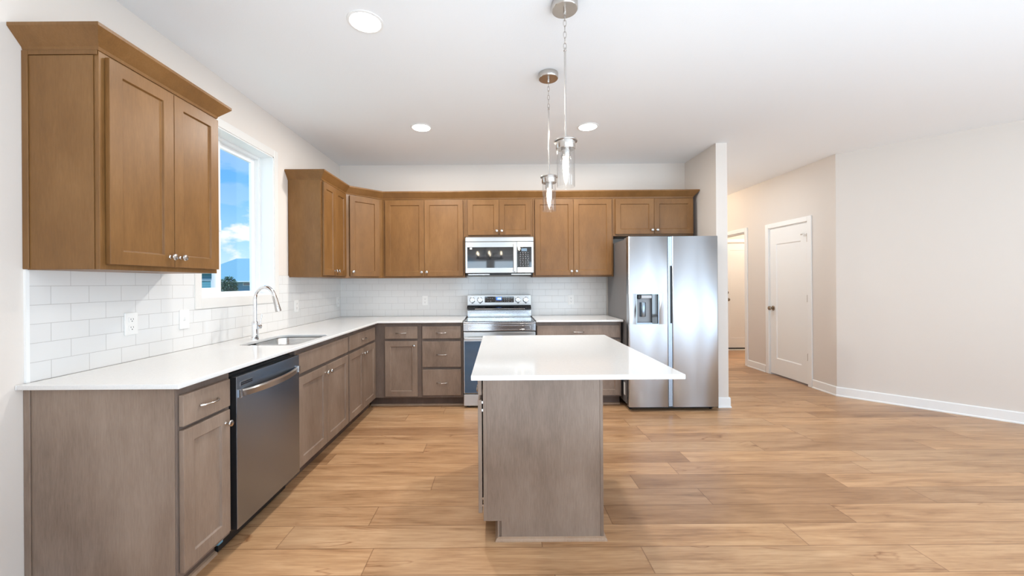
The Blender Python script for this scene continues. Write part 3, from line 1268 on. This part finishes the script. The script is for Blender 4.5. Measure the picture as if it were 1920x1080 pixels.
obj('clock_digits', digits('12:00', -.022, 1.116, .0062, .016, bgY - .0071), DIGIT, dg)
for x, z in ([(-.13, 1.127), (-.105, 1.127), (-.08, 1.127), (-.13, 1.095), (-.10, 1.095), (-.035, 1.092), (-.012, 1.092), (.012, 1.092), (.034, 1.092),
                            (.066, 1.135), (.09, 1.135), (.114, 1.135), (.066, 1.115), (.09, 1.115), (.114, 1.115), (.066, 1.095), (.09, 1.095), (.114, 1.092), (.152, 1.092), (.152, 1.13)]):
    obj('button_mark', bx(x - .005, x + .005, bgY - .0066, bgY - .0063, z - .0025, z + .0025), MARK, dg)
for x in (-.316, -.224, .224, .316):
    M = Matrix.Translation((x, bgY - .004, 1.110)) @ Matrix.Rotation(R90, 4, 'X')
    k = obj('knob', lathe(B(), [(0, 0), (.036, 0), (.036, .004), (.030, .006), (.029, .024), (.026, .027), (0, .027)], M, 32), POLISH, cp, smooth=True)
    obj('pointer', bx(x - .006, x + .006, bgY - .0335, bgY - .0315, 1.086, 1.110), STEEL, k, .001)
    obj('indicator_mark', bx(x - .010, x + .010, bgY - .0052, bgY - .0042, 1.066, 1.073), BLACK, k)

# ------------------------------------------------------------------ microwave
mw = thing('microwave', 'stainless over-the-range microwave hung under the short wall cabinet', 'microwave', (.007, 4.33, 1.42), 0)
MW = .378
obj('body', bx(-MW + .004, MW - .004, .030, .405, .0, .404), DGREY, mw)
obj('vent_strip', bx(-MW, MW, .0, .0295, .349, .396), STEEL, mw, .003)
dr = obj('door', bx(-MW, .192, -.004, .0295, .0, .346), STEEL, mw, .003)
obj('door_window', bx(-MW + .022, .160, -.0058, -.0042, .057, .287), BGLASS, dr, .001)
bm = B()
box(bm, .152, .178, -.044, -.030, .010, .322)
hh = obj('handle', bm, STEEL, dr, .005)
for z in (.030, .302):
    obj('handle_mount', bx(.156, .174, -.0298, -.0042, z - .012, z + .012), POLISH, hh, .002)
lab(obj('sticker', bx(-MW + .050, -MW + .075, -.0066, -.0059, .262, .282), PAPER, dr), 'small white sticker')
cpn = obj('control_panel', bx(.194, MW, -.004, .0295, .0, .346), STEEL, mw, .003)
pd = obj('keypad', bx(.198, MW - .022, -.0058, -.0042, .062, .287), BGLASS, cpn, .001)
obj('clock_window', bx(.245, .305, -.0066, -.0059, .240, .270), pm('dim_display', (.05, .08, .12), .3, emit=(.25, .38, .5), estr=.6), pd, .001)
for r in range(8):
    for c in range(4):
        x = .232 + c * .028 + (.003 if r % 2 else 0)
        z = .222 - r * .0205
        obj('button_mark', bx(x - (.006 if (r + c) % 3 else .003), x + .005, -.0064, -.0059, z - .0022, z + .0022), MARK, pd)
bt = obj('bottom_grille', bx(-MW + .012, MW - .012, .012, .400, -.022, -.0005), BLACK, mw, .003)
for x0, x1 in ((-MW + .03, -.11), (.13, MW - .03)):
    obj('light_cover', bx(x0, x1, .008, .05, -.020, -.010), POLISH, bt, .001)

# ------------------------------------------------------------------ fridge
fr = thing('refrigerator', 'tall stainless side-by-side refrigerator with a water dispenser beside the stub wall', 'refrigerator', (1.305, 3.93, 0), 0)
FW, FZ0, FZ1 = .903, .048, 1.768
obj('body', bx(.004, FW - .004, .078, .760, .055, 1.752), DGREY, fr, .004)
obj('hinge_cover', bx(.02, FW - .02, .040, .20, 1.7525, 1.772), DGREY, fr, .004)
gx0, gx1 = .402, .440


def fridge_door(a, b, hole=None):
    """door with softly rounded vertical front edges, in plan, z from FZ0 to FZ1"""
    pl = [(a, .070), (a, .010), (a + .004, .003), (a + .012, 0), (b - .012, 0), (b - .004, .003), (b, .010), (b, .070)]
    if not hole:
        return prism(pl, [], FZ0, FZ1)
    bm = prism(pl, [], FZ0, hole[2])
    parts = [prism(pl, [], hole[3], FZ1), bx(a, hole[0], .004, .070, hole[2], hole[3]), bx(hole[1], b, .004, .070, hole[2], hole[3])]
    pl1 = [(a, .0039), (a + .004, .003), (a + .012, 0), (hole[0], 0), (hole[0], .0039)]
    pl2 = [(hole[1], .0039), (hole[1], 0), (b - .012, 0), (b - .004, .003), (b, .0039)]
    parts += [prism(pl1, [], hole[2], hole[3]), prism(pl2, [], hole[2], hole[3])]
    for p in parts:
        me = bpy.data.meshes.new('t')
        p.to_mesh(me)
        bm.from_mesh(me)
        bpy.data.meshes.remove(me)
        p.free()
    bmesh.ops.remove_doubles(bm, verts=bm.verts[:], dist=1e-5)
    return bm


hx0, hx1, hz0, hz1 = .075, .302, .882, 1.190
ld = obj('door', fridge_door(0, gx0 - .004, (hx0, hx1, hz0, hz1)), STEELF, fr)
rd = obj('door', fridge_door(gx1 + .002, FW), STEELF, fr)
# recessed grips in the gap between the doors
obj('grip_strip', bx(gx0 - .0035, gx0 + .018, .006, .060, FZ0 + .002, FZ1 - .002), STEELD, fr, .002)
obj('grip_recess', bx(gx0 + .0185, gx1 + .0015, .018, .060, .89, 1.47), BLACK, fr)
obj('grip_strip', bx(gx0 + .0185, gx1 + .0015, .010, .060, 1.4705, FZ1 - .002), STEELD, fr)
obj('grip_strip', bx(gx0 + .0185, gx1 + .0015, .014, .060, FZ0 + .002, .8895), STEELD, fr)
# dispenser set into the left door
dsp = obj('dispenser', bx(hx0 + .0005, hx1 - .0005, .052, .068, hz0 + .0005, hz1 - .0005), VENT, ld)
obj('dispenser_frame', ring(B(), hx0, hx1, 0, 0, 0, 0, 0) if False else None, VENT, dsp) if False else None
bm = B()
for a in ((hx0, hx0 + .006, hz0, hz1), (hx1 - .006, hx1, hz0, hz1), (hx0 + .006, hx1 - .006, hz1 - .006, hz1), (hx0 + .006, hx1 - .006, hz0, hz0 + .006)):
    box(bm, a[0], a[1], -.0015, .052, a[2], a[3])
obj('bezel', bm, STEELD, dsp)
obj('side_panel', bx(hx1 - .062, hx1 - .0065, .012, .052, hz0 + .0065, hz1 - .0065), BGLASS, dsp)
obj('nozzle', bx(hx0 + .022, hx0 + .052, .012, .052, hz1 - .055, hz1 - .010), BLACK, dsp, .006)
obj('ice_chute', bx(hx0 + .056, hx1 - .066, .010, .052, hz1 - .046, hz1 - .014), pm('light_grey_plastic', (.55, .56, .58), .3), dsp, .004)
obj('back_plate', prism(rrect(hx0 + .012, hx1 - .070, 0, .25, .006), [], 0, .003), VENT, dsp) if False else None
M = Matrix.Translation(((hx0 + hx1 - .062) / 2, .050, hz0 + .075))
bm = lathe(B(), [(.029, 0), (.031, .004), (.031, .140), (.029, .145)], M, 24)
for v in list(bm.verts):
    if v.co.y > .0515:
        v.co.y = .0515
obj('paddle', bm, pm('steel_paddle', (.30, .36, .42), .22, .8), dsp, smooth=True)
obj('drip_tray', bx(hx0 + .008, hx1 - .064, .006, .052, hz0 + .0065, hz0 + .016), STEELD, dsp, .002)
obj('base_grille', bx(.03, FW - .03, .085, .11, .012, .054), BLACK, fr)
for x in (.030, FW - .045):
    for y in (.07, .66):
        ft = obj('foot', bx(x - .018, x + .032, y, y + .045, .018, .054), BLACK, fr, .004)
        obj('roller', lathe(B(), [(0, -.010), (.019, -.010), (.019, .010), (0, .010)], Matrix.Translation((x + .007, y + .022, .019)) @ Matrix.Rotation(R90, 4, 'Y'), 16), BLACK, ft)
lab(obj('rating_label', bx(.0025, .0038, .14, .185, .13, .26), PAPER, fr), 'white rating label low on the side')

# ------------------------------------------------------------------ sink and tap
sk = thing('sink', 'double-bowl stainless sink sunk in the white worktop', 'sink', ((SX0 + SX1) / 2, (SY0 + SY1) / 2, .70), 0)
sx, sy = (SX1 - SX0) / 2, (SY1 - SY0) / 2
ox = SX0 + sx
oy = SY0 + sy


def bowl(y0, y1, depth, r):
    bm = B()
    top = CT - .70 - .0012
    loops = []
    for ins, z in ((-.004, top), (-.004, top - .004), (0, top - .012), (.012, top - depth + .03), (.035, top - depth), ):
        loops.append([bm.verts.new((x, y, z)) for x, y in rrect(-sx - .004 + ins, sx + .004 - ins, y0 + ins, y1 - ins, max(r - ins * .4, .02))])
    for a, b in zip(loops, loops[1:]):
        for i in range(len(a)):
            j = (i + 1) % len(a)
            bm.faces.new((a[i], a[j], b[j], b[i]))
    bm.faces.new(loops[-1])
    return bm


ydiv = 2.700 - oy
b1 = obj('bowl', bowl(-sy - .004, ydiv - .010, .16, .075), SINKST, sk, smooth=True)
b2 = obj('bowl', bowl(ydiv + .010, sy + .004, .18, .075), SINKST, sk, smooth=True)
for b_, y, dz in ((b1, (ydiv - sy) / 2, .16), (b2, (ydiv + sy) / 2, .18)):
    obj('drain', lathe(B(), [(0, 0), (.045, 0), (.045, .003), (.036, .004), (.020, .001), (0, .001)], Matrix.Translation((0, y, CT - .70 - dz - .0008)), 24), CHROME, b_, smooth=True)
obj('divider', bx(-sx, sx, ydiv - .011, ydiv + .011, CT - .70 - .022, CT - .70 - .012), SINKST, sk, .004)
for o_ in (b1, b2):
    md = o_.modifiers.new('wall', 'SOLIDIFY')
    md.thickness = .0012
    md.offset = 0

fa = thing('faucet', 'tall chrome pull-down faucet behind the sink', 'faucet', (-1.752, 2.80, .914), 0)
obj('base', lathe(B(), [(0, 0), (.027, 0), (.027, .006), (.0225, .010), (.0215, .075), (.0215, .120), (.0185, .130), (0, .130)], seg=28), CHROME, fa, smooth=True)
pts = [(0, 0, .128), (0, 0, .20), (0, 0, .29)]
ar = .071
for i in range(1, 15):
    a = PI - i / 14 * (PI * .93)
    pts.append((ar + ar * math.cos(a), 0, .29 + ar * 1.22 * math.sin(a)))
obj('spout', tube(B(), pts, .0135, 16), CHROME, fa, smooth=True)
e_, p_ = Vector(pts[-1]), Vector(pts[-2])
d_ = (e_ - p_).normalized()
q_ = Vector((0, 0, -1)).rotation_difference(d_)
M = Matrix.Translation(e_) @ (Vector((0, 0, 1)).rotation_difference(d_)).to_matrix().to_4x4()
hd_ = obj('spray_head', lathe(B(), [(0, -.004), (.0150, -.004), (.0150, .012), (.0160, .020), (.0172, .060), (.0195, .105), (.0185, .112), (0, .112)], M, 24), NICKEL, fa, smooth=True)
M = Matrix.Translation((.002, .014, .088)) @ Matrix.Rotation(-R90, 4, 'X')
lv = obj('valve', lathe(B(), [(0, 0), (.016, 0), (.016, .028), (.0175, .031), (.0175, .040), (.014, .046), (0, .047)], M, 20), CHROME, fa, smooth=True)
obj('lever', tube(B(), [(.004, .046, .092), (.007, .052, .12), (.012, .060, .178)], [.007, .0055, .0045], 10), CHROME, lv, smooth=True)

# ------------------------------------------------------------------ outlets and switch


def plate(label, loc, rz, kind='outlet', group='wall plates on the tile'):
    r = thing('outlet' if kind == 'outlet' else 'light_switch', label, 'outlet' if kind == 'outlet' else 'switch', loc, rz, group)
    obj('cover_plate', bx(-.036, .036, -.006, 0, -.058, .058), PLASTIC, r, .002)
    if kind == 'outlet':
        for z in (-.021, .021):
            s_ = obj('receptacle', prism(rrect(-.016, .016, -.0145, .0145, .005), [], 0, .0022), PLASTIC, r)
            s_.rotation_euler = (R90, 0, 0)
            s_.location = (0, -.006, z)
            bm = B()
            for x in (-.0065, .0065):
                box(bm, x - .0011, x + .0011, -.001, .007, .0022, .0027)
            box(bm, -.0025, .0025, -.010, -.0055, .0022, .0027)
            obj('slots', bm, SLOT, s_)
    else:
        obj('toggle', bx(-.005, .005, -.014, -.0062, -.004, .012), PLASTIC, r, .001)
    return r


LT = XL + .0082
plate('white outlet on the left tiled wall under the big wall cabinet', (LT, 2.030, 1.109), R90)
plate('white switch plate on the left tiled wall just under the window corner', (LT, 2.373, 1.101), R90, 'switch')
plate('white outlet on the left tiled wall past the faucet', (LT, 3.686, 1.105), R90)
plate('white outlet on the left tiled wall in the far corner', (LT, 4.635, 1.10), R90)
plate('white outlet on the back tiled wall left of the range', (-.896, YB - .0082, 1.102), 0)
plate('white outlet on the back tiled wall between range and fridge', (.872, YB - .0082, 1.100), 0)

# ------------------------------------------------------------------ pendants over the island


def pendant(x, y, label):
    r = thing('pendant_light', label, 'pendant light', (x, y, H), 0, 'pendant lights over the island')
    obj('canopy', lathe(B(), [(0, -.001), (.066, -.001), (.067, -.004), (.067, -.034), (.064, -.038), (0, -.038)], seg=40), NICKEL, r, smooth=True)
    obj('loop', lathe(B(), [(0, -.038), (.007, -.038), (.007, -.056), (.004, -.062), (0, -.062)], seg=12), NICKEL, r, smooth=True)
    bm = B()
    n, z, ln = 6, -.060, .037
    for i in range(n):
        pts = []
        for k in range(20):
            a = 2 * PI * k / 20
            u = .0075 * math.cos(a)
            w = .5 * ln * math.sin(a)
            if i % 2:
                pts.append((u, 0, z - ln / 2 + w + .003))
            else:
                pts.append((0, u, z - ln / 2 + w + .003))
        tube(bm, pts, .0016, 6, closed=True)
        z -= ln - .0075
    obj('chain', bm, NICKEL, r, smooth=True)
    rodt = z + .002
    obj('rod', tube(B(), [(0, 0, rodt + .004), (0, 0, rodt - .012), (0, 0, rodt - .014), (0, 0, -.700)], [.004, .0075, .0052, .0052], 12), NICKEL, r, smooth=True)
    obj('cap', lathe(B(), [(0, -.690), (.009, -.692), (.010, -.706), (.058, -.708), (.060, -.714), (.059, -.716), (.050, -.718), (.050, -.752), (.048, -.755), (0, -.755)], seg=40), NICKEL, r, smooth=True)
    obj('socket', lathe(B(), [(0, -.755), (.024, -.755), (.024, -.792), (.022, -.796), (0, -.796)], seg=24), NICKEL, r, smooth=True)
    b = obj('bulb', lathe(B(), [(0, -.796), (.012, -.796), (.014, -.806), (.0155, -.826), (.0155, -.845), (.012, -.868), (.006, -.884), (0, -.890)], seg=20), BULB, r, smooth=True)
    g = obj('glass_shade', lathe(B(), [(.0455, -.754), (.0465, -.758), (.0465, -.946), (.0455, -.948), (.0435, -.946), (.0435, -.758)], seg=40), SHADE, r, smooth=True)
    return r


p1 = pendant(.348, 2.011, 'clear glass cylinder pendant on a nickel rod, nearer the camera, canopy at picture top')
p2 = pendant(.350, 2.690, 'clear glass cylinder pendant on a nickel rod, farther from the camera, lower in picture')

# ------------------------------------------------------------------ recessed lights


area('recessed_lamp', (2.75, 5.25, H - .012), (0, 0, 0), .15, .15, 12, (.84, .93, 1.0), 'DISK', PI)  # added lamp, out of view, to brighten the hall


def can(x, y, label, group='recessed ceiling lights'):
    r = thing('recessed_light', label, 'ceiling light', (x, y, H), 0, group)
    obj('trim_ring', lathe(B(), [(.082, -.0005), (.098, -.0005), (.097, -.004), (.084, -.006), (.082, -.004)], seg=40), TRIM, r, smooth=True)
    obj('lens', lathe(B(), [(0, -.004), (.0815, -.004), (.0815, -.0008), (0, -.0008)], seg=40), LED, r)
    return r


CANS = [(-.725, 2.146, 'round recessed ceiling light nearest the camera'),
        (-.707, 3.602, 'round recessed ceiling light far left above the sink run'),
        (.832, 3.612, 'round recessed ceiling light far right in front of the fridge')]
for x, y, l_ in CANS:
    can(x, y, l_)
can(2.75, 5.25, 'added recessed ceiling light that brightens the hall, unseen behind the stub wall', None)
for x, y in ((-.72, .55), (2.6, .8), (4.6, .8), (2.6, -1.8), (4.6, -1.8)):  # unseen fixtures added for extra room light
    can(x, y, 'round recessed ceiling light added out of view behind the camera', 'added lights behind the camera')
for x, y, pw_ in [(c[0], c[1], w_) for c, w_ in zip(CANS, (12, 24, 25))] + [(-.72, .55, 3), (2.6, .8, 4), (4.6, .8, 4), (2.6, -1.8, 4), (4.6, -1.8, 4)]:  # the weak entries belong to the added unseen fixtures
    area('recessed_lamp', (x, y, H - .012), (0, 0, 0), .15, .15, pw_, (1.0, .96, .90), 'DISK', PI)

# ------------------------------------------------------------------ chandelier behind the camera, seen in the microwave door
ch = thing('chandelier', 'six-candle chandelier behind the camera reflected in the microwave door', 'chandelier', (-.24, -1.5, H), 0)
obj('canopy', lathe(B(), [(0, -.001), (.07, -.001), (.065, -.03), (0, -.032)], seg=28), BLACK, ch, smooth=True)
for k in range(3):
    a = 2 * PI * k / 3
    obj('chain', tube(B(), [(.02 * math.cos(a), .02 * math.sin(a), -.03), (.33 * math.cos(a), .33 * math.sin(a), -.80)], .004, 6), BLACK, ch)
pts = [(.35 * math.cos(2 * PI * i / 48), .35 * math.sin(2 * PI * i / 48), -.80) for i in range(48)]
obj('ring', tube(B(), pts, .012, 8, closed=True), BLACK, ch, smooth=True)
CB = pm('candle_bulb', (1, .9, .7), .3, emit=(1, .84, .62), estr=22)
for k in range(6):
    a = 2 * PI * (k + .5) / 6
    M = Matrix.Translation((.35 * math.cos(a), .35 * math.sin(a), -.79))
    c_ = obj('candle', lathe(B(), [(0, 0), (.028, 0), (.028, .008), (.014, .012), (.013, .075), (0, .076)], M, 16), BLACK, ch, smooth=True)
    obj('bulb', lathe(B(), [(0, .076), (.012, .078), (.022, .105), (.020, .130), (.008, .160), (0, .168)], M, 14), CB, c_, smooth=True)

# ------------------------------------------------------------------ outdoors, seen through the sink window
gz = -1.0
obj('lawn', bx(-140, XL - .4, -60, 140, gz - .1, gz), GRASS)['kind'] = 'structure'


def house_roof(bm, x0, x1, y0, y1, ze, zr, hip):
    ym = (y0 + y1) / 2
    a = [bm.verts.new(p) for p in ((x0, y0, ze), (x1, y0, ze), (x1, y1, ze), (x0, y1, ze))]
    b = [bm.verts.new(p) for p in ((x0 + hip, ym, zr), (x1 - hip, ym, zr))]
    for f in ((a[0], a[1], b[1], b[0]), (a[1], a[2], b[1]), (a[2], a[3], b[0], b[1]), (a[3], a[0], b[0]), (a[3], a[2], a[1], a[0])):
        bm.faces.new(f)
    return bm


hA = thing('house', 'blue neighbour house with a broad grey-blue hip roof seen through the large pane', 'house', (-33, 54, gz), 0)
obj('wall', bx(-7.6, 9, -4, 4, 0, 2.80), SIDING, hA)
obj('roof', house_roof(B(), -8.3, 9.7, -4.6, 4.6, 2.78, 5.95, 5.0), SHINGLE, hA)
obj('fascia', bx(-8.3, 9.7, -4.66, -4.60, 2.66, 2.80), GTRIM, hA)
wi = obj('window', bx(.25, 1.4, -4.07, -4.0, 2.18, 2.62), GTRIM, hA)
obj('pane', bx(.35, 1.3, -4.09, -4.071, 2.26, 2.54), BLUEGLASS, wi)
hB = thing('house', 'teal house with a pale framed garage door seen under the big wall cabinet', 'house', (-12.95, 18, gz), math.radians(35))
obj('wall', bx(-5, 0, 0, 6, 0, 2.9), SIDING2, hB)
obj('roof', house_roof(B(), -5.5, .02, -.3, 6.3, 2.9, 4.4, 2.4), SHINGLE, hB)
gd = obj('garage_door', bx(-4.2, -.27, -.04, -.001, 0, 2.50), SIDING2, hB)
bm = B()
box(bm, -4.3, -.17, -.07, -.001, 2.50, 2.60)
box(bm, -.27, -.17, -.07, -.001, 0, 2.50)
box(bm, -4.3, -4.2, -.07, -.001, 0, 2.50)
obj('door_frame', bm, GTRIM, hB)


def shrub(name, label, loc, rx, rz_, n, seed, leaf=.09):
    r = thing(name, label, 'tree', loc, 0)
    rnd = random.Random(seed)
    bm = B()
    for i in range(n):
        while True:
            p = Vector((rnd.uniform(-1, 1), rnd.uniform(-1, 1), rnd.uniform(-1, 1)))
            if p.length < 1 and rnd.random() < .35 + p.length:
                break
        p = Vector((p.x * rx, p.y * rx, p.z * rz_ + rz_ + 1.0))
        R = Matrix.Rotation(rnd.uniform(0, 6.28), 3, 'Z') @ Matrix.Rotation(rnd.uniform(-1.2, 1.2), 3, 'X')
        s_ = leaf * rnd.uniform(.6, 1.3)
        q = [bm.verts.new(p + R @ Vector(v)) for v in ((0, -s_, 0), (s_ * .5, 0, .02), (0, s_, 0), (-s_ * .5, 0, .02))]
        bm.faces.new(q)
    obj('foliage', bm, LEAF, r)
    bm = B()
    tube(bm, [(0, 0, 0), (.03, 0, .8), (0, .02, 1.5)], [.08, .06, .03], 8)
    for k in range(7):
        a = k * .9
        tube(bm, [(0, 0, .5 + .1 * k), (rx * .6 * math.cos(a), rx * .6 * math.sin(a), 1.0 + rz_ * (.6 + .1 * k))], [.035, .012], 5)
    obj('trunk', bm, BARK, r)
    return r


shrub('tree', 'leafy young tree in front of the neighbour house', (-20.35, 29.4, gz), .62, 1.0, 1600, 3)
obj_post = thing('fence_post', 'white post beside the young tree outside', 'post', (-21.9, 31.0, gz), 0)
obj('post', bx(-.07, .07, -.07, .07, 0, 1.9), GTRIM, obj_post)
obj('cap', bx(-.09, .09, -.09, .09, 1.9, 1.96), GTRIM, obj_post)
